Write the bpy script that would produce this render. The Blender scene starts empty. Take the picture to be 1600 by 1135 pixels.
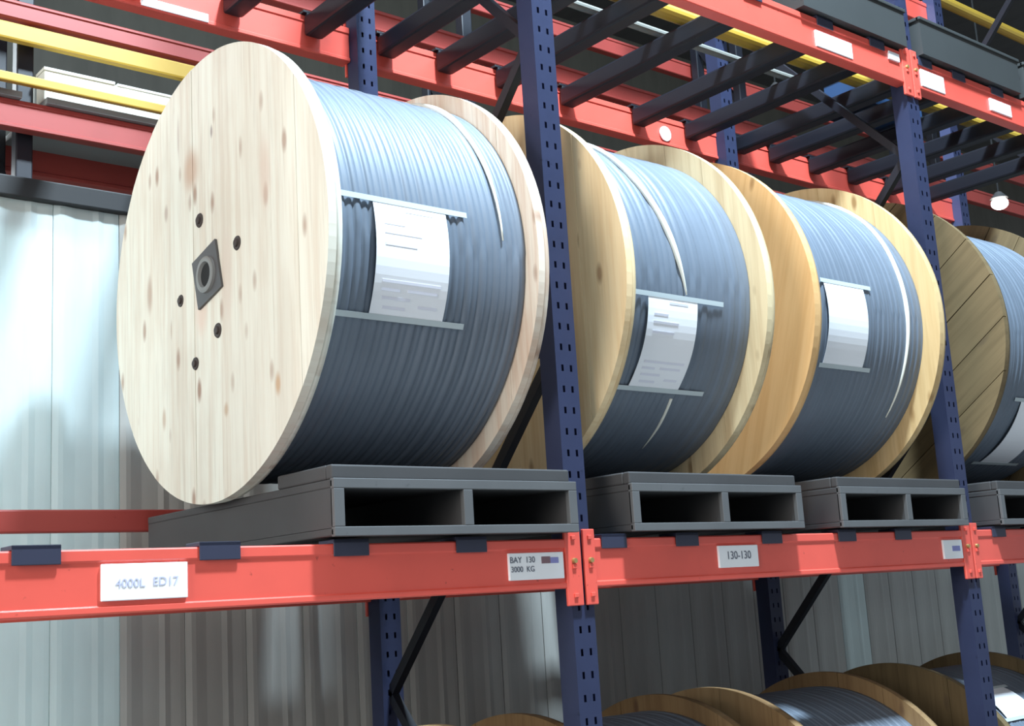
import bpy, bmesh, math, random
from mathutils import Vector, Matrix
C = bpy.context.scene.collection
SC = bpy.context.scene
PI = math.pi
random.seed(7)

# ------------------------------------------------------------------ camera
cam_d = bpy.data.cameras.new('camera')
cam = bpy.data.objects.new('camera', cam_d); C.objects.link(cam)
R_ = Vector((0.77049898, -0.63460205, -0.06009627))
U_ = Vector((-0.07260939, -0.18103849, 0.980792))
F_ = Vector((0.63329235, 0.75133568, 0.18556804))
m = Matrix(((R_.x, U_.x, -F_.x, -2.7096), (R_.y, U_.y, -F_.y, -2.9602), (R_.z, U_.z, -F_.z, -0.1782), (0, 0, 0, 1)))
cam.matrix_world = m
cam_d.sensor_fit = 'HORIZONTAL'; cam_d.sensor_width = 36.0; cam_d.lens = 1955.98 / 1600 * 36
cam_d.clip_start = 0.05; cam_d.clip_end = 200
SC.camera = cam

# ------------------------------------------------------------------ world and lights
w = bpy.data.worlds.new('daylight'); SC.world = w; w.use_nodes = True
bg = w.node_tree.nodes['Background']
bg.inputs[0].default_value = (0.82, 0.91, 1.0, 1); bg.inputs[1].default_value = 0.44

def area(name, loc, target, sx, sy, power, col):
    l = bpy.data.lights.new(name, 'AREA'); l.shape = 'RECTANGLE'; l.size = sx; l.size_y = sy
    l.energy = power; l.color = col
    o = bpy.data.objects.new(name, l); C.objects.link(o); o.location = loc
    d = Vector(target) - Vector(loc); o.rotation_euler = d.to_track_quat('-Z', 'Y').to_euler()
    return o
area('aisle_skylight', (1.0, -1.6, 6.3), (1.0, -0.9, 0), 9.0, 1.0, 420, (0.55, 0.80, 1.0))
area('high_bay_lamp', (0.4, -2.0, 6.2), (0.3, 0.0, 0), 0.45, 0.45, 1150, (0.70, 0.87, 1.0))
area('dock_door_daylight', (-8.0, -1.7, 2.4), (0, 0.3, 0.6), 3.5, 4.0, 540, (1.0, 0.97, 0.91))
area('added_sheet_backlight', (-2.2, 4.6, 2.2), (-2.0, 1.6, 0.2), 2.5, 2.5, 170, (0.85, 0.95, 1.0))  # unseen area lamp added behind the wall so the translucent sheets glow

SC.view_settings.view_transform = 'Standard'; SC.view_settings.look = 'None'
SC.view_settings.exposure = 0.12; SC.view_settings.gamma = 1.0
SC.view_settings.use_curve_mapping = False

# ------------------------------------------------------------------ helpers
def tag(o, label=None, cat=None, group=None, kind=None):
    if label: o['label'] = label
    if cat: o['category'] = cat
    if group: o['group'] = group
    if kind: o['kind'] = kind
    return o

def thing(name, label, cat, loc=(0, 0, 0), rot=(0, 0, 0), group=None):
    o = bpy.data.objects.new(name, None); o.empty_display_size = 0.1; C.objects.link(o)
    o.location = loc; o.rotation_euler = rot
    return tag(o, label, cat, group)

def link(name, me, mat, parent=None, smooth=False):
    o = bpy.data.objects.new(name, me); C.objects.link(o)
    if mat and not me.materials: me.materials.append(mat)
    if parent: o.parent = parent
    if smooth:
        for p in me.polygons: p.use_smooth = True
    return o

def obj(name, bm, mat, parent=None, smooth=False):
    bmesh.ops.recalc_face_normals(bm, faces=bm.faces)
    me = bpy.data.meshes.new(name); bm.to_mesh(me); bm.free()
    return link(name, me, mat, parent, smooth)

def box(bm, x0, x1, y0, y1, z0, z1, bev=0.0):
    vs = [bm.verts.new((x, y, z)) for x in (x0, x1) for y in (y0, y1) for z in (z0, z1)]
    fs = [bm.faces.new([vs[i] for i in q]) for q in ((0, 1, 3, 2), (4, 6, 7, 5), (0, 4, 5, 1), (2, 3, 7, 6), (0, 2, 6, 4), (1, 5, 7, 3))]
    if bev:
        es = list({e for f in fs for e in f.edges})
        bmesh.ops.bevel(bm, geom=es, offset=bev, segments=2, affect='EDGES', profile=0.5)

def boxes(*bs, bev=0.0):
    bm = bmesh.new()
    for b in bs: box(bm, *b, bev=bev)
    return bm

def prism_x(bm, prof, x0, x1):
    """closed YZ profile swept along X"""
    a = [bm.verts.new((x0, y, z)) for y, z in prof]; b = [bm.verts.new((x1, y, z)) for y, z in prof]
    n = len(prof)
    for i in range(n): bm.faces.new((a[i], a[(i + 1) % n], b[(i + 1) % n], b[i]))
    bm.faces.new(a[::-1]); bm.faces.new(b)

def bar_between(bm, p, q, wx, wn):
    """rectangular bar between two points; wx is its size along world X (or Y for X-going bars)"""
    p, q = Vector(p), Vector(q); d = (q - p).normalized()
    s = Vector((1, 0, 0)) if abs(d.x) < 0.9 else Vector((0, 1, 0))
    n = d.cross(s).normalized(); s = n.cross(d).normalized()
    c = []
    for e in (p, q):
        for a, b in ((-1, -1), (1, -1), (1, 1), (-1, 1)):
            c.append(bm.verts.new(e + s * a * wx / 2 + n * b * wn / 2))
    for i in range(4): bm.faces.new((c[i], c[(i + 1) % 4], c[4 + (i + 1) % 4], c[4 + i]))
    bm.faces.new(c[0:4][::-1]); bm.faces.new(c[4:8])

def tube(bm, pts, rad, n=10, closed=False):
    rings = []
    for i, p in enumerate(pts):
        p = Vector(p)
        t = (Vector(pts[min(i + 1, len(pts) - 1)]) - Vector(pts[max(i - 1, 0)])).normalized()
        s = t.cross(Vector((0.31, 0.17, 0.93))).normalized(); u = t.cross(s)
        r = rad[i] if isinstance(rad, (list, tuple)) else rad
        rings.append([bm.verts.new(p + (s * math.cos(2 * PI * k / n) + u * math.sin(2 * PI * k / n)) * r) for k in range(n)])
    for a, b in zip(rings, rings[1:]):
        for k in range(n): bm.faces.new((a[k], a[(k + 1) % n], b[(k + 1) % n], b[k]))
    bm.faces.new(rings[0][::-1]); bm.faces.new(rings[-1])

def lathe_x(bm, prof, n=96):
    """profile of (x, r) turned about the X axis; open ends are capped"""
    rings = []
    for x, r in prof:
        rings.append([bm.verts.new((x, r * math.cos(2 * PI * k / n), r * math.sin(2 * PI * k / n))) for k in range(n)])
    for a, b in zip(rings, rings[1:]):
        for k in range(n): bm.faces.new((a[k], a[(k + 1) % n], b[(k + 1) % n], b[k]))
    return rings

def text(name, s, size, mat, parent, loc, rot=(PI / 2, 0, 0), align='CENTER'):
    cu = bpy.data.curves.new('lettering', 'FONT'); cu.body = s; cu.size = size; cu.extrude = 0.0004
    cu.align_x = align; cu.align_y = 'CENTER'
    t = bpy.data.objects.new('lettering_source', cu); C.objects.link(t)
    dg = bpy.context.evaluated_depsgraph_get()
    me = bpy.data.meshes.new_from_object(t.evaluated_get(dg)); me.name = name
    bpy.data.objects.remove(t); bpy.data.curves.remove(cu)
    me.materials.clear()
    o = link(name, me, mat, parent); o.location = loc; o.rotation_euler = rot
    return o

# ------------------------------------------------------------------ materials
def base_mat(name, col, rough=0.5, metal=0.0, spec=0.5):
    m = bpy.data.materials.new(name); m.use_nodes = True
    b = m.node_tree.nodes['Principled BSDF']
    b.inputs['Base Color'].default_value = (*col, 1); b.inputs['Roughness'].default_value = rough
    b.inputs['Metallic'].default_value = metal; b.inputs['Specular IOR Level'].default_value = spec
    return m, m.node_tree, b

def N(nt, kind, **kw):
    n = nt.nodes.new(kind)
    for k, v in kw.items(): setattr(n, k, v)
    return n

def mixc(nt, fac, a, b, mode='MIX'):
    mx = N(nt, 'ShaderNodeMix', data_type='RGBA', blend_type=mode)
    for sock, v in ((mx.inputs[0], fac), (mx.inputs[6], a), (mx.inputs[7], b)):
        if hasattr(v, 'is_linked'): nt.links.new(v, sock)
        elif isinstance(v, (int, float)): sock.default_value = v
        else: sock.default_value = (*v, 1)
    return mx.outputs[2]

def noise(nt, vec, scale, detail=4, rough=0.55):
    n = N(nt, 'ShaderNodeTexNoise'); n.inputs['Scale'].default_value = scale
    n.inputs['Detail'].default_value = detail; n.inputs['Roughness'].default_value = rough
    nt.links.new(vec, n.inputs['Vector']); return n.outputs['Fac']

def ramp(nt, fac, lo, hi):
    r = N(nt, 'ShaderNodeMapRange'); r.interpolation_type = 'SMOOTHSTEP'
    r.inputs[1].default_value = lo; r.inputs[2].default_value = hi
    nt.links.new(fac, r.inputs[0]); return r.outputs[0]

def coords(nt, scale=(1, 1, 1), randomise=False):
    tc = N(nt, 'ShaderNodeTexCoord'); mp = N(nt, 'ShaderNodeMapping'); mp.inputs['Scale'].default_value = scale
    nt.links.new(tc.outputs['Object'], mp.inputs['Vector'])
    if randomise:
        oi = N(nt, 'ShaderNodeObjectInfo'); mu = N(nt, 'ShaderNodeMath', operation='MULTIPLY'); mu.inputs[1].default_value = 37.0
        nt.links.new(oi.outputs['Random'], mu.inputs[0])
        cb = N(nt, 'ShaderNodeCombineXYZ')
        for i in range(3): nt.links.new(mu.outputs[0], cb.inputs[i])
        nt.links.new(cb.outputs[0], mp.inputs['Location'])
    return mp.outputs[0]

def bump(nt, b, h, strength, dist=0.002):
    bn = N(nt, 'ShaderNodeBump'); bn.inputs['Strength'].default_value = strength; bn.inputs['Distance'].default_value = dist
    nt.links.new(h, bn.inputs['Height']); nt.links.new(bn.outputs[0], b.inputs['Normal'])

def paint(name, col, rough=0.35, wear=0.25, dark=0.6):
    m, nt, b = base_mat(name, col, rough)
    v = coords(nt); f = ramp(nt, noise(nt, v, 3.5, 5), 0.35, 0.75)
    c = mixc(nt, 1.0, col, (1, 1, 1), 'MULTIPLY')
    c2 = mixc(nt, f, col, tuple(x * (1 - wear * (1 - dark)) for x in col))
    sc = ramp(nt, noise(nt, v, 40, 3), 0.68, 0.78)
    c3 = mixc(nt, sc, c2, tuple(x * dark for x in col))
    nt.links.new(c3, b.inputs['Base Color'])
    bump(nt, b, noise(nt, v, 60, 2), 0.08, 0.001)
    return m

def wood(name, col, dark, knot, spots=(), grain=0.6):
    m, nt, b = base_mat(name, col, 0.62, spec=0.3)
    v = coords(nt, (1.0, 16.0, 0.9), True)
    g = ramp(nt, noise(nt, v, 1.6, 6, 0.6), 0.38, 0.72)
    v2 = coords(nt, (1.0, 60.0, 2.0), True)
    g2 = ramp(nt, noise(nt, v2, 1.5, 3), 0.5, 0.75)
    c = mixc(nt, g, col, dark)
    mu = N(nt, 'ShaderNodeMath', operation='MULTIPLY'); mu.inputs[1].default_value = grain * 0.5
    nt.links.new(g2, mu.inputs[0])
    c = mixc(nt, mu.outputs[0], c, tuple(x * 0.75 for x in dark))
    # knots: stretched cells, only where the cell centre is close
    v3 = coords(nt, (0.6, 9.0, 3.6), True)
    vo = N(nt, 'ShaderNodeTexVoronoi'); vo.inputs['Scale'].default_value = 1.15
    nt.links.new(v3, vo.inputs['Vector'])
    k = N(nt, 'ShaderNodeMapRange'); k.inputs[1].default_value = 0.19; k.inputs[2].default_value = 0.08
    nt.links.new(vo.outputs['Distance'], k.inputs[0])
    c = mixc(nt, k.outputs[0], c, knot)
    v4 = coords(nt, (1.0, 2.6, 1.1), True)
    mo = N(nt, 'ShaderNodeMath', operation='MULTIPLY'); mo.inputs[1].default_value = 0.5 * grain
    nt.links.new(ramp(nt, noise(nt, v4, 1.8, 4), 0.48, 0.72), mo.inputs[0])
    c = mixc(nt, mo.outputs[0], c, tuple(x * 0.9 for x in dark))
    # tone of each board
    oi = N(nt, 'ShaderNodeObjectInfo')
    tn = N(nt, 'ShaderNodeMapRange'); tn.inputs[3].default_value = 0.0; tn.inputs[4].default_value = 0.35
    nt.links.new(oi.outputs['Random'], tn.inputs[0])
    c = mixc(nt, tn.outputs[0], c, dark)
    for (y, z, ry, rz, scol, amt) in spots:
        tc = N(nt, 'ShaderNodeTexCoord'); mp = N(nt, 'ShaderNodeMapping'); mp.vector_type = 'POINT'
        mp.inputs['Location'].default_value = (0, -y / ry, -z / rz); mp.inputs['Scale'].default_value = (0, 1 / ry, 1 / rz)
        nt.links.new(tc.outputs['Object'], mp.inputs['Vector'])
        ln = N(nt, 'ShaderNodeVectorMath', operation='LENGTH'); nt.links.new(mp.outputs[0], ln.inputs[0])
        mr = N(nt, 'ShaderNodeMapRange'); mr.interpolation_type = 'SMOOTHSTEP'
        mr.inputs[1].default_value = 1.0; mr.inputs[2].default_value = 0.25; mr.inputs[3].default_value = 0; mr.inputs[4].default_value = amt
        nt.links.new(ln.outputs['Value'], mr.inputs[0])
        c = mixc(nt, mr.outputs[0], c, scol)
    nt.links.new(c, b.inputs['Base Color'])
    bump(nt, b, g2, 0.15, 0.001)
    return m

M = {}
M['red'] = paint('red rack paint', (0.78, 0.105, 0.075), 0.36)
M['dull_red'] = paint('dull red paint', (0.34, 0.05, 0.04), 0.5)  # darker red for rear-rack beams and backstop rails
M['navy'] = paint('navy rack paint', (0.06, 0.073, 0.155), 0.38, 0.3)
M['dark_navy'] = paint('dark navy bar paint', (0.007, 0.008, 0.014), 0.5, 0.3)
M['hook'] = paint('dark hook paint', (0.028, 0.031, 0.060), 0.45)
M['yellow'] = paint('yellow paint', (0.50, 0.31, 0.04), 0.45)
M['plastic'] = paint('grey pallet plastic', (0.050, 0.048, 0.049), 0.7, 0.5, 0.7)
M['plastic_edge'] = paint('scuffed pallet plastic', (0.10, 0.10, 0.102), 0.65, 0.5, 0.7)
M['tray'] = paint('dark tray plastic', (0.035, 0.038, 0.038), 0.6)
M['blue'] = paint('blue plastic', (0.02, 0.06, 0.15), 0.5)
M['steel'] = paint('dark steel', (0.09, 0.085, 0.085), 0.5, 0.4)
M['steel_light'] = paint('worn steel', (0.22, 0.22, 0.21), 0.45, 0.3)
M['black'] = base_mat('black', (0.01, 0.01, 0.01), 0.8)[0]
M['capping'] = paint('dark capping', (0.012, 0.012, 0.013), 0.6)
M['white'] = base_mat('label card', (0.86, 0.87, 0.9), 0.55)[0]
M['paper'] = base_mat('paper', (0.88, 0.89, 0.93), 0.7)[0]
M['ink'] = base_mat('faded ink', (0.50, 0.50, 0.66), 0.7)[0]
M['grey_ink'] = base_mat('grey ink', (0.12, 0.13, 0.17), 0.7)[0]
M['pale_ink'] = base_mat('pale print', (0.76, 0.76, 0.85), 0.7)[0]
M['brown_ink'] = base_mat('brown print', (0.22, 0.13, 0.15), 0.7)[0]
M['violet_ink'] = base_mat('violet print', (0.25, 0.26, 0.55), 0.7)[0]
M['tape'] = base_mat('clear tape', (0.50, 0.56, 0.58), 0.3)[0]
M['cord'] = base_mat('pale cord', (0.80, 0.80, 0.72), 0.5)[0]
M['card'] = paint('white carton', (0.75, 0.76, 0.68), 0.7, 0.2)
M['board'] = paint('grey board', (0.22, 0.23, 0.23), 0.7)
M['bolt'] = base_mat('bolt', (0.05, 0.035, 0.03), 0.6)[0]
M['brass'] = base_mat('zinc bolt', (0.42, 0.30, 0.12), 0.4, 0.6)[0]
M['grey_pipe'] = paint('grey pipe', (0.22, 0.22, 0.20), 0.5)

def cable_mat(name, col):
    m, nt, b = base_mat(name, col, 0.52, spec=0.45)
    v = coords(nt, (1, 1, 1)); f = noise(nt, v, 5, 4)
    c = mixc(nt, f, tuple(x * 0.8 for x in col), tuple(x * 1.2 for x in col))
    nt.links.new(c, b.inputs['Base Color'])
    return m
M['cable'] = cable_mat('grey cable sheath', (0.142, 0.171, 0.216))

def emis(name, col, s):
    m = bpy.data.materials.new(name); m.use_nodes = True; nt = m.node_tree
    b = nt.nodes['Principled BSDF']; b.inputs['Emission Color'].default_value = (*col, 1); b.inputs['Emission Strength'].default_value = s
    return m
M['lamp'] = emis('lamp glow', (1, 0.98, 0.92), 6.0)
M['green_lamp'] = emis('green lamp glow', (0.35, 1.0, 0.75), 3.0)

def panel_mat(name, col, transl):
    m, nt, b = base_mat(name, col, 0.6, spec=0.25)
    v = coords(nt, (3.0, 1.0, 0.6)); f = ramp(nt, noise(nt, v, 2.2, 4), 0.3, 0.8)
    c = mixc(nt, f, col, tuple(x * 0.8 for x in col)); nt.links.new(c, b.inputs['Base Color'])
    if transl:
        t = N(nt, 'ShaderNodeBsdfTranslucent'); t.inputs[0].default_value = (0.80, 0.92, 0.93, 1)
        mx = N(nt, 'ShaderNodeMixShader'); mx.inputs[0].default_value = transl
        nt.links.new(b.outputs[0], mx.inputs[1]); nt.links.new(t.outputs[0], mx.inputs[2])
        nt.links.new(mx.outputs[0], nt.nodes['Material Output'].inputs['Surface'])
    return m
M['panel'] = panel_mat('grey cladding sheet', (0.43, 0.43, 0.405), 0)
M['skypanel'] = panel_mat('translucent cladding sheet', (0.80, 0.85, 0.84), 0.5)
M['farwall'] = panel_mat('far wall', (0.09, 0.085, 0.07), 0)
M['concrete'] = panel_mat('concrete floor', (0.34, 0.33, 0.31), 0)
M['roof'] = panel_mat('roof sheet', (0.08, 0.08, 0.08), 0)

# ------------------------------------------------------------------ structure
FZ = -2.173
tag(obj('floor', boxes((-12, 20, -9, 8.0, FZ - 0.1, FZ)), M['concrete']), kind='structure')
tag(obj('ceiling', boxes((-12, 20, -9, 8.0, 6.5, 6.6)), M['roof']), kind='structure')
tag(obj('wall_far', boxes((-12, 20, 7.0, 7.2, FZ, 6.5)), M['farwall']), kind='structure')

# back wall: framing girts carry the sheets, each sheet a part
WY = 1.60; WT = 1.40
bm = bmesh.new()
for z in (FZ + 0.05, -0.9, 1.30): box(bm, -4, 8.2, WY + 0.045, WY + 0.10, z, z + 0.09)
wall = tag(obj('wall_back', bm, M['steel']), kind='structure')
pitch = 0.257
def sheet_mesh():
    prof = [(0, 0), (0.022, -0.006), (0.040, -0.006), (0.085, 0), (0.150, 0.001), (0.172, -0.003), (0.195, 0.001), (0.235, 0), (pitch - 0.004, 0.001), (pitch, 0.006)]
    bm = bmesh.new()
    lo = [bm.verts.new((x, y, FZ)) for x, y in prof]; hi = [bm.verts.new((x, y, WT)) for x, y in prof]
    lo2 = [bm.verts.new((x, y + 0.003, FZ)) for x, y in prof]; hi2 = [bm.verts.new((x, y + 0.003, WT)) for x, y in prof]
    for i in range(len(prof) - 1):
        bm.faces.new((lo[i], lo[i + 1], hi[i + 1], hi[i])); bm.faces.new((lo2[i], hi2[i], hi2[i + 1], lo2[i + 1]))
        bm.faces.new((hi[i], hi[i + 1], hi2[i + 1], hi2[i])); bm.faces.new((lo[i], lo2[i], lo2[i + 1], lo[i + 1]))
    for i in (0, -1): bm.faces.new((lo[i], hi[i], hi2[i], lo2[i]))
    bmesh.ops.recalc_face_normals(bm, faces=bm.faces)
    me = bpy.data.meshes.new('cladding_sheet'); bm.to_mesh(me); bm.free(); return me
sm_g, sm_t = sheet_mesh(), sheet_mesh()
sm_g.materials.append(M['panel']); sm_t.materials.append(M['skypanel'])
x = -0.829 - 11 * pitch
for i in range(46):
    see = (x < -0.84) or (3.42 < x + 0.02 < 3.68)
    s = link('cladding_sheet', sm_t if see else sm_g, None, wall); s.location = (x, WY, 0)
    if see: s['label'] = 'white translucent sheet'
    x += pitch
tag(obj('trim_1', boxes((-4, 8.2, WY - 0.035, WY + 0.06, WT - 0.005, WT + 0.075), bev=0.006), M['capping']), kind='structure')

# ------------------------------------------------------------------ pallet rack
BAYS = [(-2.3, 0.0), (0.0, 2.3), (2.3, 4.6)]
PX0, PX1 = -0.018, 0.0755       # post faces relative to the frame line
def post_mesh(y0, front):
    """slotted C-section post, open at the back"""
    bm = bmesh.new(); d = 0.078; w = PX1 - PX0; s = 1 if front else -1
    xs = [0, 0.023, 0.033, w - 0.033, w - 0.023, w]
    zs = []; z = FZ + 0.01
    while z < 4.6: zs += [z, z + 0.048]; z += 0.070
    zs.append(z)
    P = lambda x, y, z: bm.verts.new((PX0 + x, y0 + s * y, z))
    g = [[P(x, 0, z) for z in zs] for x in xs]
    for i in range(len(xs) - 1):
        for j in range(len(zs) - 1):
            if i in (1, 3) and j % 2 == 1: continue
            bm.faces.new((g[i][j], g[i + 1][j], g[i + 1][j + 1], g[i][j + 1]))
    for col, x, x2 in ((g[0], 0, 0.022), (g[-1], w, w - 0.022)):
        b = [P(x, d, zs[0]), P(x, d, zs[-1])]; l = [P(x2, d, zs[0]), P(x2, d, zs[-1])]
        bm.faces.new([b[0]] + col + [b[1]])
        bm.faces.new((b[0], b[1], l[1], l[0]))
    bmesh.ops.solidify(bm, geom=bm.faces[:], thickness=0.003)
    return bm
front_me = rear_me = None
names = ['slotted navy rack frame left of the picture, at the empty shelf end', 'slotted navy rack frame between the first and second pallet of drums',
         'slotted navy rack frame between the third and fourth pallet of drums', 'slotted navy rack frame at the far right, only its rear post showing']
for i, X in enumerate((-2.3, 0.0, 2.3, 4.6)):
    f = thing('rack_frame', names[i], 'rack frame', (X, 0, FZ), group='upright frames of the pallet rack')
    if front_me is None:
        a = obj('front_post', post_mesh(0.012, True), M['navy']); front_me = a.data
        b = obj('rear_post', post_mesh(1.100, True), M['navy']); rear_me = b.data
    else:
        a = link('front_post', front_me, None); b = link('rear_post', rear_me, None)
    for o in (a, b): o.parent = f; o.location = (0, 0, -FZ)
    for (yy) in (0.05, 1.14):
        p = obj('foot_plate', boxes((PX0 - 0.03, PX1 + 0.03, yy - 0.06, yy + 0.06, 0, 0.008)), M['navy'], f)
    F0, R0 = 0.085, 1.108
    zs = [((F0, -1.60), (R0, -0.50)), ((R0, -0.50), (F0, 0.60)), ((F0, 0.635), (R0, 0.635)), ((R0, 0.66), (F0, 1.73)), ((F0, 1.74), (R0, 2.84)), ((R0, 2.84), (F0, 3.94))]
    for (ya, za), (yb, zb) in zs:
        bm = bmesh.new(); bar_between(bm, (0.028, ya, za - FZ), (0.028, yb, zb - FZ), 0.032, 0.036)
        obj('brace', bm, M['dark_navy'], f)

H = 0.154
def beam_profile(y0, y1, z0):
    s = 1 if y1 > y0 else -1
    q = [(0.004, 0), (0, 0.004), (0, 0.016), (0.005, 0.020), (0.005, 0.122), (0, 0.127), (0, 0.150), (0.004, 0.154), (abs(y1 - y0), 0.154), (abs(y1 - y0), 0)]
    return [(y0 + s * a, z0 + b) for a, b in q]
def connector(parent, x0, x1, y, z0, s):
    """hooked end plate over the post face; s=-1 faces the aisle"""
    bm = bmesh.new()
    ya, yb = (y - 0.012, y) if s < 0 else (y, y + 0.012)
    box(bm, x0, x1, ya, yb, z0 - 0.055, z0 + H + 0.03, bev=0.003)
    for k in range(3):
        zz = z0 - 0.03 + k * 0.09
        box(bm, (x0 + x1) / 2 - 0.008, (x0 + x1) / 2 + 0.008, ya + (0.006 * s), yb + 0.004 * s, zz, zz + 0.014, bev=0.002)
    c = obj('end_connector', bm, M['red'], parent)
    bm = bmesh.new(); bmesh.ops.create_cone(bm, cap_ends=True, segments=12, radius1=0.009, radius2=0.008, depth=0.01,
        matrix=Matrix.Translation(((x0 + x1) / 2, (ya if s < 0 else yb) + 0.005 * s, z0 + 0.085)) @ Matrix.Rotation(PI / 2, 4, 'X'))
    obj('bolt', bm, M['brass'], c)
    return c

def rack_beam(bay, z, rear, label, group='beams of the pallet rack', mat='red'):
    xa, xb = BAYS[bay]
    t = thing('rack_beam', label, 'rack beam', (xa, 0, z), group=group)
    L = xb - xa
    bm = bmesh.new()
    a, b = PX1 + 0.003, L + PX0 - 0.003
    if rear: prism_x(bm, beam_profile(1.152, 1.212, 0), a, b)
    else: prism_x(bm, beam_profile(0.0, 0.055, 0), a, b)
    obj('beam_body', bm, M[mat], t)
    if rear:
        connector(t, PX1 - 0.043, PX1 + 0.006, 1.181, 0, 1); connector(t, L + PX0 - 0.006, L + PX0 + 0.044, 1.181, 0, 1)
    else:
        connector(t, PX1 - 0.040, PX1 + 0.010, 0.010, 0, -1); connector(t, L + PX0 - 0.026, L + PX0 + 0.040, 0.010, 0, -1)
    return t

def plate(t, xa, x0, x1, z0, z1, y=0.0, mat='white', name='label_plate', r=0.006):
    """label stuck on a beam face; x and z in world, t is the beam root"""
    zr = t.location.z
    bm = boxes((x0 - xa, x1 - xa, y - 0.004, y + 0.006, z0 - zr, z1 - zr), bev=0.002)
    return obj(name, bm, M[mat], t)

B = {}
ltop = {0: 'upper', 1: 'upper', 2: 'upper'}
where = ['left bay', 'middle bay', 'right bay']
for bay in range(3):
    B[bay, 0, 0] = rack_beam(bay, -H, False, ['red front beam under the first drum with a large white label', 'red front beam under the second and third drums',
                                               'short visible end of red front beam at the right edge, under fourth drum'][bay])
    B[bay, 0, 1] = rack_beam(bay, -H, True, 'red rear beam hidden behind the front beam in the ' + where[bay])
    B[bay, 1, 0] = rack_beam(bay, 2.057, False, ['red upper front beam over the left bay, above the first drum', 'red upper front beam with white stickers, above second and third drums',
                                                 'red upper front beam at the right edge with a white diamond-looking label'][bay])
    B[bay, 1, 1] = rack_beam(bay, 2.057, True, ['red upper rear beam behind the first drum, carrying navy bars', 'red upper rear beam with a round white spot, behind second and third drums',
                                                'red upper rear beam behind the fourth drum at the right'][bay])
    B[bay, 2, 1] = rack_beam(bay, 3.43, True, 'red topmost rear beam above the dark trays in the ' + where[bay])

# lower front beam labels
t = B[0, 0, 0]; p = plate(t, -2.3, -1.536, -1.316, -0.124, -0.036)
text('lettering', '4000L', 0.030, M['ink'], p, (0.835, -0.005, 0.070)); text('lettering', 'ED17', 0.030, M['ink'], p, (0.925, -0.005, 0.072))
p = plate(t, -2.3, -0.277, -0.056, -0.122, -0.040)
text('lettering', 'BAY  130', 0.026, M['grey_ink'], p, (2.075, -0.005, 0.092)); text('lettering', '3000  KG', 0.024, M['grey_ink'], p, (2.075, -0.005, 0.064))
obj('printed_mark', boxes((2.152, 2.188, -0.0048, -0.0035, 0.080, 0.101)), M['brown_ink'], p)
obj('printed_mark', boxes((2.188, 2.222, -0.0048, -0.0035, 0.080, 0.098)), M['violet_ink'], p)
t = B[1, 0, 0]; p = plate(t, 0, 0.676, 0.888, -0.113, -0.036)
text('lettering', '130-130', 0.040, M['grey_ink'], p, (0.780, -0.005, 0.082))
p = plate(t, 0, 2.10, 2.245, -0.120, -0.040)
obj('printed_mark', boxes((2.165, 2.225, -0.0048, -0.0035, 0.066, 0.088)), M['violet_ink'], p)
# upper beam stickers, and a round white disc on the rear beam
t = B[1, 1, 0]
plate(t, 0, 1.60, 1.86, 2.075, 2.150); plate(t, 0, 2.150, 2.235, 2.150, 2.190, name='white_mark'); 
t = B[2, 1, 0]
p = plate(t, 2.3, 2.405, 2.600, 2.075, 2.160); plate(t, 2.3, 3.02, 3.22, 2.085, 2.150)
t = B[1, 1, 1]
bm = bmesh.new(); bmesh.ops.create_cone(bm, cap_ends=True, segments=24, radius1=0.04, radius2=0.04, depth=0.006,
    matrix=Matrix.Translation((1.875, 1.150, 0.062)) @ Matrix.Rotation(PI / 2, 4, 'X'))
obj('white_mark', bm, M['white'], t)
plate(B[0, 1, 1], -2.3, -0.93, -0.66, 2.064, 2.098, y=1.152)

# backstop rail behind the shelf
for bay in range(3):
    xa, xb = BAYS[bay]
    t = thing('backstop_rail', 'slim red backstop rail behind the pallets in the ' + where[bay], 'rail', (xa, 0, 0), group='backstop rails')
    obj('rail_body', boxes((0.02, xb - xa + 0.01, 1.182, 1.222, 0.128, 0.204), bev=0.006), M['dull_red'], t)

# support bars between front and rear beams
def bar_meshes():
    a = boxes((-0.042, 0.042, 0.058, 1.149, 0.058, 0.146), bev=0.012)
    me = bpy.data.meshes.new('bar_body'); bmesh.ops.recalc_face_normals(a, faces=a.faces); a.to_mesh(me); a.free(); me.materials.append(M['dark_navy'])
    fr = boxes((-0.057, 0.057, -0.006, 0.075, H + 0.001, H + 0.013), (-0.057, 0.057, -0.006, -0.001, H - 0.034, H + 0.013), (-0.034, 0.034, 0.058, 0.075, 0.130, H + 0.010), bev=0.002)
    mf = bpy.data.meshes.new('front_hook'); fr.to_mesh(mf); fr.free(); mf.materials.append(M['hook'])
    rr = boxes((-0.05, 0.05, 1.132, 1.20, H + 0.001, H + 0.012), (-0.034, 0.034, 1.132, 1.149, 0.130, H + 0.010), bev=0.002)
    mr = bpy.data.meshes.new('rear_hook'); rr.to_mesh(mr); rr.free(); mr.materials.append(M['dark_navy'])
    return me, mf, mr
bmz = bar_meshes()
ordw = ['first', 'second', 'third', 'fourth', 'fifth', 'sixth', 'seventh', 'eighth', 'ninth', 'tenth', 'eleventh', 'twelfth', 'thirteenth', 'fourteenth', 'fifteenth', 'sixteenth']
def support_bar(x, z, label, group):
    t = thing('support_bar', label, 'support bar', (x, 0, z), group=group)
    for n, me in zip(('bar_body', 'front_hook', 'rear_hook'), bmz): link(n, me, None, t)
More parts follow.
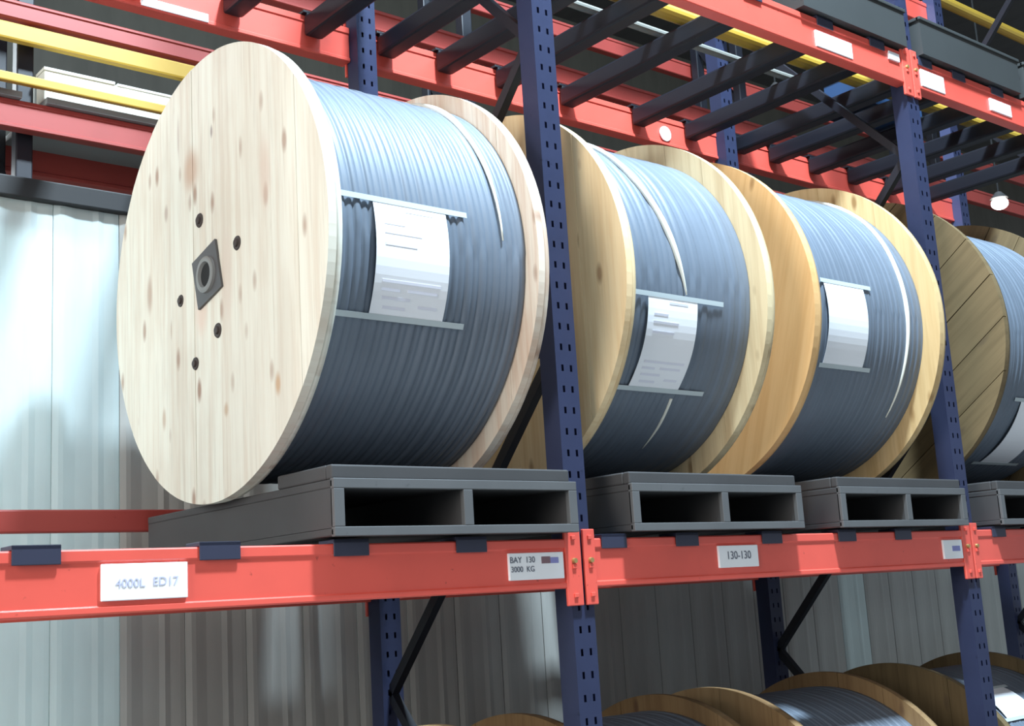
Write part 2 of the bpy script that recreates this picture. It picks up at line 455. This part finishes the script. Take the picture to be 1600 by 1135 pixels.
for k, x in enumerate((-1.69, -1.227, -0.834, -0.417, 0.17, 0.519, 0.975, 1.433, 1.814, 2.56, 2.95, 3.35, 3.75)):
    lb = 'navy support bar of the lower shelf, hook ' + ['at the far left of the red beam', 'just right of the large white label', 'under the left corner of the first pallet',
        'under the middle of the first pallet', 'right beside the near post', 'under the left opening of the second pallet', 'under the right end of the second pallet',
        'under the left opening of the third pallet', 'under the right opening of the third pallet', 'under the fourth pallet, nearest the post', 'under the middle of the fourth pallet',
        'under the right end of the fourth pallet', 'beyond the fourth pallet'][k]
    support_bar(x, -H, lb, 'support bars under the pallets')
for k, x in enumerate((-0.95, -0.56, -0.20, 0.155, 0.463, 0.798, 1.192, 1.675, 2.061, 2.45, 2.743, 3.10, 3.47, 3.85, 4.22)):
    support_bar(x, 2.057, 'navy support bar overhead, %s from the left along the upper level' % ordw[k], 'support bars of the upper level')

# ------------------------------------------------------------------ plastic pallets
def pallet(x0, w, z, label, d=1.20):
    t = thing('plastic_pallet', label, 'pallet', (x0, -0.05, z), group='grey plastic pallets')
    h = 0.154; rw = 0.032
    obj('top_deck', boxes((0, w, 0.0, d, h - 0.024, h), bev=0.004), M['plastic'], t)
    obj('deck_lip', boxes((0.0, w - 0.02, 0.003, 0.034, h, h + 0.040), (0.0, 0.016, 0.034, 0.30, h, h + 0.040), bev=0.005), M['plastic'], t)
    obj('bottom_deck', boxes((0, w, 0.0, d, 0, 0.022), bev=0.004), M['plastic'], t)
    for k, xx in enumerate((0, w * 0.515 - rw / 2, w - rw)):
        obj('runner', boxes((xx, xx + rw, 0.006, d - 0.006, 0.022, h - 0.024)), M['plastic'], t)
    for xx in (0.30, 0.80):
        obj('inner_block', boxes((w * xx - 0.08, w * xx + 0.08, 0.52, 0.68, 0.022, h - 0.024)), M['plastic'], t)
    rim = boxes((0, w, -0.006, 0.012, h - 0.026, h + 0.002), (0, w, -0.006, 0.012, -0.002, 0.024), (0, rw + 0.002, -0.006, 0.012, 0.024, h - 0.026), (w - rw - 0.002, w, -0.006, 0.012, 0.024, h - 0.026),
                (w * 0.515 - rw / 2 - 0.001, w * 0.515 + rw / 2 + 0.001, -0.006, 0.012, 0.024, h - 0.026), bev=0.002)
    obj('front_frame', rim, M['plastic_edge'], t)
    return t
PZ = 0.019
pallet(-0.917, 0.889, PZ, 'grey plastic pallet under the large pale drum at the left')
pallet(0.2185, 0.889, PZ, 'grey plastic pallet just right of the front post, under the second drum')
pallet(1.3454, 0.889, PZ, 'grey plastic pallet under the orange-wood third drum')
pallet(2.52, 0.889, PZ, 'grey plastic pallet cut off by the right edge, under fourth drum')
DECK = PZ + 0.154
for i, (x0, lb) in enumerate(((-0.93, 'first'), (0.20, 'second'), (1.22, 'third'), (2.46, 'fourth'))):
    pallet(x0, 0.8, FZ, 'grey plastic pallet on the floor under the %s drum of the bottom row' % lb)
LOWDECK = FZ + 0.154

# ------------------------------------------------------------------ cable drums
T1, T2 = 0.020, 0.026          # inner layer, planks
def disc(bm, x0, x1, R, n=128):
    rr = lathe_x(bm, [(x0, R), (x1, R)], n); bm.faces.new(rr[0]); bm.faces.new(rr[1])
def flange(parent, x, R, sgn, mat, mat_in, planks=8, gap=0.0016, rot=0.0, hole=True):
    """x: face that shows; sgn=+1 planks lie at x.. and the backing layer behind them towards +X"""
    bm = bmesh.new(); disc(bm, x + T2, x + T2 + T1, R - 0.003)
    f = obj('flange', bm, mat_in, parent); f.rotation_euler = (rot, 0, 0)
    for e in f.data.polygons: e.use_smooth = len(e.vertices) == 4
    ed = [-R]; 
    wsum = [random.uniform(0.8, 1.2) for _ in range(planks)]; s = sum(wsum)
    for q in wsum: ed.append(ed[-1] + 2 * R * q / s)
    ed[-1] = R
    for a, b in zip(ed, ed[1:]):
        a2, b2 = (a if a == -R else a + gap / 2), (b if b == R else b - gap / 2)
        pa, pb = math.asin(max(-1, a2 / R)), math.asin(min(1, b2 / R)); n = 14
        ring = []
        for k in range(n + 1):
            ph = pa + (pb - pa) * k / n; ring.append((R * math.sin(ph), R * math.cos(ph)))
        for k in range(n, -1, -1):
            ph = pa + (pb - pa) * k / n; q = (R * math.sin(ph), -R * math.cos(ph))
            if abs(q[1] - ring[-1][1]) > 1e-4 or abs(q[0] - ring[-1][0]) > 1e-4: ring.append(q)
        if math.hypot(ring[0][0] - ring[-1][0], ring[0][1] - ring[-1][1]) < 1e-4: ring.pop()
        bm = bmesh.new(); dx = random.uniform(-0.0012, 0.0012)
        va = [bm.verts.new((x + dx, y, z)) for y, z in ring]; vb = [bm.verts.new((x + T2, y, z)) for y, z in ring]
        m_ = len(ring)
        for k in range(m_): bm.faces.new((va[k], va[(k + 1) % m_], vb[(k + 1) % m_], vb[k]))
        bm.faces.new(va); bm.faces.new(vb[::-1])
        pl = obj('plank', bm, mat, f)
    return f

def winding(parent, x0, x1, Rc, pitch, amp, n=144, k=6, smooth_from=None):
    cols = int((x1 - x0) / pitch * k) + 1
    vs, fs = [], []
    for i in range(n):
        th = 2 * PI * i / n
        for j in range(cols + 1):
            xx = x0 + (x1 - x0) * j / cols
            ph = (xx - x0) / pitch - th / (2 * PI)
            d = (ph - math.floor(ph) - 0.5) * 2
            a = amp * (0.15 if smooth_from and xx > smooth_from else 1)
            turn = math.floor(ph); wob = 0.002 * math.sin(turn * 2.7) if amp > 0.003 else 0
            r = Rc - pitch / 2 * a + pitch / 2 * a * math.sqrt(max(0, 1 - d * d)) + wob
            vs.append((xx, -r * math.cos(th), r * math.sin(th)))
    c = cols + 1
    for i in range(n):
        ii = (i + 1) % n
        for j in range(cols): fs.append((i * c + j, i * c + j + 1, ii * c + j + 1, ii * c + j))
    fs.append([i * c for i in range(n)]); fs.append([i * c + cols for i in range(n)][::-1])
    me = bpy.data.meshes.new('cable_winding'); me.from_pydata(vs, [], fs); me.update()
    o = link('cable_winding', me, M['cable'], parent, True)
    return o

def cyl_pt(x, th, r): return (x, -r * math.cos(th), r * math.sin(th))
def cord(parent, pts, Rc, rad, taper_end=True):
    """pale cord laid along the winding; pts are (x, angle in degrees)"""
    P = []; n = 10
    for (xa, ta), (xb, tb) in zip(pts, pts[1:]):
        for k in range(n): P.append((xa + (xb - xa) * k / n, ta + (tb - ta) * k / n))
    P.append(pts[-1])
    rr = [rad] * len(P)
    if taper_end:
        for k in range(12): rr[-1 - k] = rad * (0.25 + 0.75 * k / 12)
    bm = bmesh.new(); tube(bm, [cyl_pt(x, math.radians(t), Rc + rad * 0.4) for x, t in P], rr, 8)
    return obj('pale_cord', bm, M['cord'], parent, True)

def paper(parent, x0, x1, t0, t1, Rc, sx0, sx1, lines=True, skew=0.0):
    """sheet wrapped on the winding with a tape strip along its top and bottom edge; angles in degrees, t0 the lower"""
    n = 14
    def grid(bm, xa, xb, ta, tb, r, nn, bulge=0.0, sk=0.0):
        rows = []
        for k in range(nn + 1):
            s = k / nn; th = math.radians(ta + (tb - ta) * s); rr = r + bulge * math.sin(PI * s)
            o = sk * (1 - s)
            rows.append([[bm.verts.new(cyl_pt(xx + o, th, rr + dz)) for xx in (xa, xb)] for dz in (0, 0.0012)])
        for a, b in zip(rows, rows[1:]):
            bm.faces.new((a[1][0], a[1][1], b[1][1], b[1][0])); bm.faces.new((a[0][0], b[0][0], b[0][1], a[0][1]))
            bm.faces.new((a[0][0], a[1][0], b[1][0], b[0][0])); bm.faces.new((a[0][1], b[0][1], b[1][1], a[1][1]))
        for e in (rows[0], rows[-1]): bm.faces.new((e[0][0], e[0][1], e[1][1], e[1][0]))
    bm = bmesh.new(); grid(bm, x0, x1, t0, t1, Rc + 0.004, n, 0.010, skew)
    pg = obj('paper_label', bm, M['paper'], parent, False)
    if lines:
        bm = bmesh.new(); w_ = x1 - x0; dt = t1 - t0
        for (fx0, fx1, ft) in ((.42, .80, .93), (.12, .40, .80), (.12, .62, .72), (.12, .55, .62), (.10, .90, .31), (.10, .35, .24), (.45, .86, .245), (.12, .5, .17), (.62, .88, .12), (.15, .45, .09)):
            tt = t0 + dt * ft
            grid(bm, x0 + w_ * fx0, x0 + w_ * fx1, tt - dt * 0.012, tt + dt * 0.012, Rc + 0.0052 + 0.010 * math.sin(PI * ft), 1, 0, skew * 0)
            if skew:
                bmesh.ops.translate(bm, verts=bm.verts[-8:], vec=(skew * (1 - ft), 0, 0))
        obj('printed_lines', bm, M['pale_ink'], pg)
    for tt in (t1, t0):
        bm = bmesh.new(); grid(bm, sx0 + (skew if tt == t0 else 0), sx1 + (skew if tt == t0 else 0), tt - 0.75, tt + 0.75, Rc + 0.0062, 2)
        obj('tape_strip', bm, M['tape'], parent)
    return pg

def drum(name_label, x0, x1, RL, RR, zdeck, wood_l, wood_r, Rc, pitch, amp, planks=8, gap=0.0016, rotL=0.0, rotR=0.0, y=0.575, smooth_from=None, n=144):
    L = x1 - x0; Rm = max(RL, RR) if RL < 0.726 or RL > 0.74 else RR
    t = thing('cable_drum', name_label, 'cable drum', (x0, y, zdeck), group='wooden cable drums')
    ax = bpy.data.objects  # axis height handled by part location
    z = Rm
    fl = flange(t, 0.0, RL, 1, M[wood_l], M[wood_l], planks, gap, rotL)
    fr = flange(t, L - T1 - T2, RR, 1, M[wood_r], M[wood_r], planks, gap, rotR)
    wd = winding(t, T1 + T2 + 0.0015, L - T1 - T2 - 0.0015, Rc, pitch, amp, n=n, smooth_from=smooth_from)
    for o in (fl, fr, wd): o.location.z = z
    return t, fl, fr, wd, z

pale = (0.80, 0.76, 0.64)
sp1 = [(0.107, 0.375, 0.075, 0.10, (0.50, 0.32, 0.22), 0.75), (-0.385, 0.215, 0.05, 0.16, (0.62, 0.45, 0.36), 0.5), (0.44, 0.03, 0.03, 0.09, (0.40, 0.27, 0.20), 0.7),
       (-0.43, -0.43, 0.022, 0.045, (0.50, 0.30, 0.16), 0.8), (-0.11, -0.455, 0.02, 0.03, (0.48, 0.32, 0.2), 0.7), (-0.13, -0.05, 0.05, 0.22, (0.62, 0.50, 0.42), 0.55),
       (0.30, 0.28, 0.02, 0.04, (0.4, 0.3, 0.25), 0.7), (0.33, -0.42, 0.02, 0.05, (0.5, 0.36, 0.26), 0.7), (0.05, -0.12, 0.06, 0.10, (0.72, 0.50, 0.40), 0.5),
       (0.20, 0.52, 0.012, 0.10, (0.5, 0.42, 0.36), 0.7), (-0.04, 0.46, 0.012, 0.03, (0.3, 0.24, 0.22), 0.8)]
M['wood_pale'] = wood('pale pine', (0.78, 0.77, 0.67), (0.66, 0.585, 0.48), (0.36, 0.24, 0.18), sp1, grain=0.9)
M['wood_pink'] = wood('pinkish pine', (0.80, 0.70, 0.58), (0.64, 0.45, 0.33), (0.30, 0.16, 0.10))
M['wood_tan'] = wood('tan pine', (0.86, 0.68, 0.42), (0.74, 0.52, 0.28), (0.30, 0.17, 0.09))
M['wood_straw'] = wood('straw pine', (0.74, 0.60, 0.37), (0.60, 0.45, 0.26), (0.26, 0.16, 0.08))
M['wood_orange'] = wood('orange pine', (0.80, 0.50, 0.23), (0.68, 0.39, 0.16), (0.34, 0.18, 0.07), grain=0.3)
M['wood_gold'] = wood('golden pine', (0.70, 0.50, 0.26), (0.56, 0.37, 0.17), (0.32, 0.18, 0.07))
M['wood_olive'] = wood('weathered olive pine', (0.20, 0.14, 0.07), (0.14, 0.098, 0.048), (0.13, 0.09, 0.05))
M['wood_shaded'] = wood('shade-darkened pine', (0.30, 0.19, 0.09), (0.22, 0.13, 0.06), (0.16, 0.09, 0.05))  # dark brown puts the bottom row's shade into the flange colour

# first drum
t, fl, fr, wd, z = drum('large pale pine cable drum at the left, full round face with dark hub plate', -0.964, -0.157, 0.7285, 0.7215, DECK, 'wood_pale', 'wood_pink', 0.662, 0.0265, 0.62, planks=9, gap=0.0006)
def face_part(name, bm, mat, parent): return obj(name, bm, mat, parent)
# hub plate: a square steel plate with a raised ring and a black disc coloured in for the bore's darkness, coordinates on the flange face
bm = bmesh.new(); s_ = 0.118; rotp = math.radians(31)
for k in range(1):
    cs = [(s_ * math.cos(rotp + i * PI / 2), s_ * math.sin(rotp + i * PI / 2)) for i in range(4)]
    a = [bm.verts.new((-0.008, yy, zz)) for yy, zz in cs]; b = [bm.verts.new((0.0, yy, zz)) for yy, zz in cs]
    for i in range(4): bm.faces.new((a[i], a[(i + 1) % 4], b[(i + 1) % 4], b[i]))
    bm.faces.new(a); bm.faces.new(b)
hub = obj('hub_plate', bm, M['steel'], fl); hub.location = (0, -0.006, -0.008)
bm = bmesh.new(); lathe_x(bm, [(-0.008, 0.060), (-0.016, 0.058), (-0.018, 0.052), (-0.018, 0.042), (-0.008, 0.038)], 40)
o = obj('hub_ring', bm, M['steel_light'], t); o.location = (0, -0.008, z - 0.009); 
bm = bmesh.new(); r_ = lathe_x(bm, [(-0.0085, 0.038), (-0.0095, 0.036)], 32); bm.faces.new(r_[1])
o = obj('bore_dark_disc', bm, M['black'], t); o.location = (0, -0.008, z - 0.009)
for (yy, zz, rr) in ((0.055, 0.193, 0.024), (-0.198, 0.051, 0.023), (0.198, -0.042, 0.021), (-0.061, -0.194, 0.024), (0.097, -0.27, 0.021)):
    bm = bmesh.new(); rg = lathe_x(bm, [(-0.0005, rr), (-0.0035, rr * 0.92), (-0.003, rr * 0.55), (-0.009, rr * 0.5), (-0.010, rr * 0.35)], 20); bm.faces.new(rg[-1])
    b_ = obj('bolt', bm, M['bolt'], fl); b_.location = (0, yy - 0.004, zz - 0.006)
o = cord(t, [(0.655, 150), (0.672, 110), (0.690, 75), (0.662, 40), (0.667, 2)], 0.662, 0.0105); o.location.z = z
for q in (t,):
    pg = paper(q, 0.190, 0.449, -22.4, 7.2, 0.662, 0.060, 0.530)
for o in t.children:
    if o.name.split('.')[0] in ('paper_label', 'tape_strip'): o.location.z = z

# second drum
t, fl, fr, wd, z = drum('tan cable drum just right of the near post, tilted paper sheet on dark cable', 0.187, 0.938, 0.716, 0.734, DECK, 'wood_tan', 'wood_straw', 0.655, 0.030, 0.5, planks=7, gap=0.0012, smooth_from=0.36)
o = cord(t, [(0.240, 150), (0.238, 100), (0.235, 60), (0.250, 35), (0.320, 6), (0.352, -6)], 0.655, 0.0115); o.location.z = z
o = cord(t, [(0.385, -39), (0.398, -50), (0.405, -60)], 0.655, 0.006); o.location.z = z
paper(t, 0.160, 0.408, -36.4, -7.3, 0.655, 0.085, 0.545, skew=-0.012)
for o in t.children:
    if o.name.split('.')[0] in ('paper_label', 'tape_strip'): o.location.z = z

# third drum
t, fl, fr, wd, z = drum('orange-wood cable drum in the middle of the right bay, blank white sheet', 1.199, 2.073, 0.715, 0.737, DECK, 'wood_orange', 'wood_gold', 0.655, 0.018, 0.22, planks=6, gap=0.0008, rotL=0.3)
o = cord(t, [(0.735, 150), (0.742, 100), (0.748, 46), (0.716, 18), (0.709, -4), (0.70, -40)], 0.655, 0.010); o.location.z = z
paper(t, 0.150, 0.412, -22.8, 6.8, 0.655, 0.130, 0.465, lines=False)
for o in t.children:
    if o.name.split('.')[0] in ('paper_label', 'tape_strip'): o.location.z = z

# fourth drum
t, fl, fr, wd, z = drum('weathered olive-brown cable drum at the right edge with slanted boards', 2.549, 3.40, 0.7425, 0.745, DECK, 'wood_olive', 'wood_olive', 0.668, 0.018, 0.2, planks=8, gap=0.004, rotL=0.95, rotR=0.6)
paper(t, 0.345, 0.60, -60, -28, 0.668, 0.28, 0.70, lines=False, skew=0.0)
for o in t.children:
    if o.name.split('.')[0] in ('paper_label', 'tape_strip'): o.location.z = z

# bottom row
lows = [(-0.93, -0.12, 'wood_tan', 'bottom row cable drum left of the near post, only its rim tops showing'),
        (0.19, 0.95, 'wood_shaded', 'bottom row cable drum just right of the near post with shade-darkened flanges'),
        (1.20, 2.00, 'wood_shaded', 'bottom row cable drum in the middle, shiny blue-grey cable top'),
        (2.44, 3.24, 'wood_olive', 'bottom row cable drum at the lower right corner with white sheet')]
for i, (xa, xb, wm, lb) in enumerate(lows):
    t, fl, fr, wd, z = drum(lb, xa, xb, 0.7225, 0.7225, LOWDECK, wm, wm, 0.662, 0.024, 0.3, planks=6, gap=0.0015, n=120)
    if i == 3:
        paper(t, 0.17, 0.42, 44, 61, 0.662, 0.14, 0.46, lines=False)
        for o in t.children:
            if o.name.split('.')[0] in ('paper_label', 'tape_strip'): o.location.z = z

# ------------------------------------------------------------------ load on the upper level
def tray(x0, x1, label):
    t = thing('storage_tray', label, 'tray', (x0, -0.03, 2.057 + H + 0.0135), group='dark trays on the upper level')
    L = x1 - x0
    obj('body', boxes((0, L, 0, 0.24, 0, 0.012), (0, L, 0, 0.012, 0.012, 0.175), (0, L, 0.228, 0.24, 0.012, 0.175), (0, 0.012, 0.012, 0.228, 0.012, 0.175), (L - 0.012, L, 0.012, 0.228, 0.012, 0.175)), M['tray'], t)
    obj('rim', boxes((-0.008, L + 0.008, -0.008, 0.014, 0.170, 0.187), (-0.008, L + 0.008, 0.226, 0.248, 0.170, 0.187), (-0.008, 0.014, 0.0, 0.24, 0.170, 0.187), (L - 0.014, L + 0.008, 0.0, 0.24, 0.170, 0.187), bev=0.003), M['tray'], t)
tray(1.50, 2.27, 'dark grey tray lying along the upper beam, left of the far post')
tray(2.40, 3.30, 'dark grey tray lying along the upper beam, right of the far post')
tray(3.36, 4.26, 'dark grey tray along the upper beam beyond the right edge')
BZ = 2.057 + H + 0.0
t = thing('yellow_pipe', 'yellow pipe lying across the overhead bars behind the upper beam', 'pipe', (0.4, 0.385, BZ + 0.048))
bm = bmesh.new(); tube(bm, [(0, 0, 0), (4.1, 0, 0)], 0.034, 14); obj('pipe_body', bm, M['yellow'], t)
bm = bmesh.new(); tube(bm, [(-0.01, 0, 0), (0.05, 0, 0)], 0.037, 14); obj('end_cap', bm, M['yellow'], t)
t = thing('grey_pipe', 'pale grey pipe lying across the overhead bars beside the yellow pipe', 'pipe', (0.5, 0.52, BZ + 0.028))
bm = bmesh.new(); tube(bm, [(0, 0, 0), (1.75, 0, 0)], 0.019, 12); obj('pipe_body', bm, M['grey_pipe'], t)
bm = bmesh.new(); tube(bm, [(-0.01, 0, 0), (0.04, 0, 0)], 0.022, 12); obj('end_cap', bm, M['grey_pipe'], t)
t = thing('blue_crate', 'blue plastic crate standing on the overhead bars near the far post', 'crate', (2.70, 0.46, BZ + 0.012))
L, D_ = 0.46, 0.28
obj('body', boxes((0, L, 0, D_, 0, 0.012), (0, L, 0, 0.012, 0.012, 0.2), (0, L, D_ - 0.012, D_, 0.012, 0.2), (0, 0.012, 0.012, D_ - 0.012, 0.012, 0.2), (L - 0.012, L, 0.012, D_ - 0.012, 0.012, 0.2)), M['blue'], t)
obj('rim', boxes((-0.01, L + 0.01, -0.01, 0.014, 0.19, 0.21), (-0.01, L + 0.01, D_ - 0.014, D_ + 0.01, 0.19, 0.21), (-0.01, 0.014, 0, D_, 0.19, 0.21), (L - 0.014, L + 0.01, 0, D_, 0.19, 0.21), bev=0.003), M['blue'], t)
t = thing('yellow_rail', 'yellow guard rail high at the top right, above the red topmost beam', 'rail', (2.3, 1.25, 3.75))
bm = bmesh.new(); tube(bm, [(0, 0, 0), (5.5, 0, 0)], 0.04, 14); obj('rail_tube', bm, M['yellow'], t)
for xx in (0.03, 2.33):
    obj('rail_bracket', boxes((xx - 0.03, xx + 0.03, -0.03, 0.03, -0.06, 0.045)), M['yellow'], t)

# ------------------------------------------------------------------ second rack behind the wall
FX0, FX1 = -4.0, 9.0
for i, X in enumerate((-3.4, -1.085, 1.30, 3.65, 6.0)):
    f = thing('far_rack_frame', ['slim blue-grey frame of the rear rack, beyond the left edge', 'slim blue-grey frame of the rear rack behind the white carton', 'slim blue-grey frame of the rear rack behind the second drum',
              'slim blue-grey frame of the rear rack behind the third drum', 'slim blue-grey frame of the rear rack behind the fourth drum'][i], 'rack frame', (X, 1.95, FZ), group='frames of the rear rack')
    for yy in (0.095, 0.44): obj('post', boxes((0, 0.07, yy, yy + 0.06, 0, 4.5 - FZ), bev=0.006), M['dark_navy'], f)
    for z0, z1 in ((3.6, 4.0), (4.4, 4.9), (5.2, 5.7)):
        bm = bmesh.new(); bar_between(bm, (0.035, 0.15, z0), (0.035, 0.445, z1), 0.03, 0.03); obj('brace', bm, M['dark_navy'], f)
def far_beam(y0, z0, z1, label, mat='dull_red', depth=0.05):
    t = thing('far_rack_beam', label, 'rack beam', (FX0, y0, z0), group='beams of the rear rack')
    h = z1 - z0; bm = bmesh.new()
    prism_x(bm, [(0.004, 0), (0, 0.004), (0, h * 0.12), (0.006, h * 0.16), (0.006, h * 0.8), (0, h * 0.84), (0, h - 0.004), (0.004, h), (depth, h), (depth, 0)], 0, FX1 - FX0)
    obj('beam_body', bm, M[mat], t)
    return t
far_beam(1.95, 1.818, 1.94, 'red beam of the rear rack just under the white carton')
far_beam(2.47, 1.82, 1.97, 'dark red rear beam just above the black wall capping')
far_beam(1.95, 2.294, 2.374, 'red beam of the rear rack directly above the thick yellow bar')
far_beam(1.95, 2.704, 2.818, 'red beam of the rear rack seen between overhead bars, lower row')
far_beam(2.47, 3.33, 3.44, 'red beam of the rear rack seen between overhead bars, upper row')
t = thing('yellow_bar', 'thick yellow bar across the upper left of the picture', 'bar', (FX0, 1.955, 2.20))
obj('bar_body', boxes((0, FX1 - FX0, 0, 0.04, 0, 0.078), bev=0.01), M['yellow'], t)
for X in (-3.4, 1.30): obj('bar_clip', boxes((X - FX0 + 0.01, X - FX0 + 0.06, -0.004, 0.0, -0.006, 0.084)), M['yellow'], t)
t = thing('yellow_tie_rail', 'thin yellow rail in front of the white carton at left', 'rail', (-1.9, 1.885, 1.98))
obj('rail_body', boxes((0, 3.0, 0, 0.03, 0.006, 0.046), bev=0.006), M['yellow'], t)
obj('rail_bracket', boxes((0.60, 0.68, 0.0, 0.042, -0.03, 0.055), bev=0.004), M['yellow'], t)
for xa, xb, lb in ((-1.0, 1.28, 'grey board on the red beam beneath the white carton'), (-2.4, -1.10, 'grey board on the red beam left of the white carton')):
    t = thing('grey_board', lb, 'board', (xa, 1.935, 1.9405), group='boards on the rear rack')
    obj('board_body', boxes((0, xb - xa, 0, 0.58, 0, 0.030), bev=0.004), M['board'], t)
    obj('edge_strip', boxes((0, xb - xa, -0.006, 0, 0.002, 0.028)), M['board'], t)
t = thing('white_carton', 'long white carton with ragged top, on the rear rack at left', 'carton', (-1.0, 1.96, 1.971))
obj('body', boxes((0, 0.62, 0, 0.30, 0, 0.13), bev=0.004), M['card'], t)
obj('flap', boxes((-0.004, 0.30, -0.006, 0.10, 0.128, 0.142), (0.31, 0.624, -0.004, 0.09, 0.126, 0.138), bev=0.002), M['card'], t)

# lamps far behind
def lamp(x, y, z, r, mat, label):
    t = thing('hanging_lamp', label, 'lamp', (x, y, z))
    bm = bmesh.new(); bmesh.ops.create_uvsphere(bm, u_segments=20, v_segments=12, radius=r, matrix=Matrix.Scale(0.75, 4, (0, 0, 1))); obj('bulb', bm, M[mat], t, True)
    bm = bmesh.new(); bmesh.ops.create_cone(bm, cap_ends=True, segments=20, radius1=r * 1.05, radius2=r * 0.35, depth=r * 0.8, matrix=Matrix.Translation((0, 0, r * 1.0))); obj('lamp_shade', bm, M['steel'], t)
    bm = bmesh.new(); tube(bm, [(0, 0, r * 1.3), (0, 0, 6.5 - z)], 0.008, 6); obj('cable', bm, M['black'], t)
lamp(5.86, 1.50, 2.485, 0.062, 'lamp', 'bright white hanging lamp near the right edge above fourth drum')
lamp(4.95, 2.72, 3.62, 0.045, 'green_lamp', 'small greenish lamp glimpsed between the overhead bars')
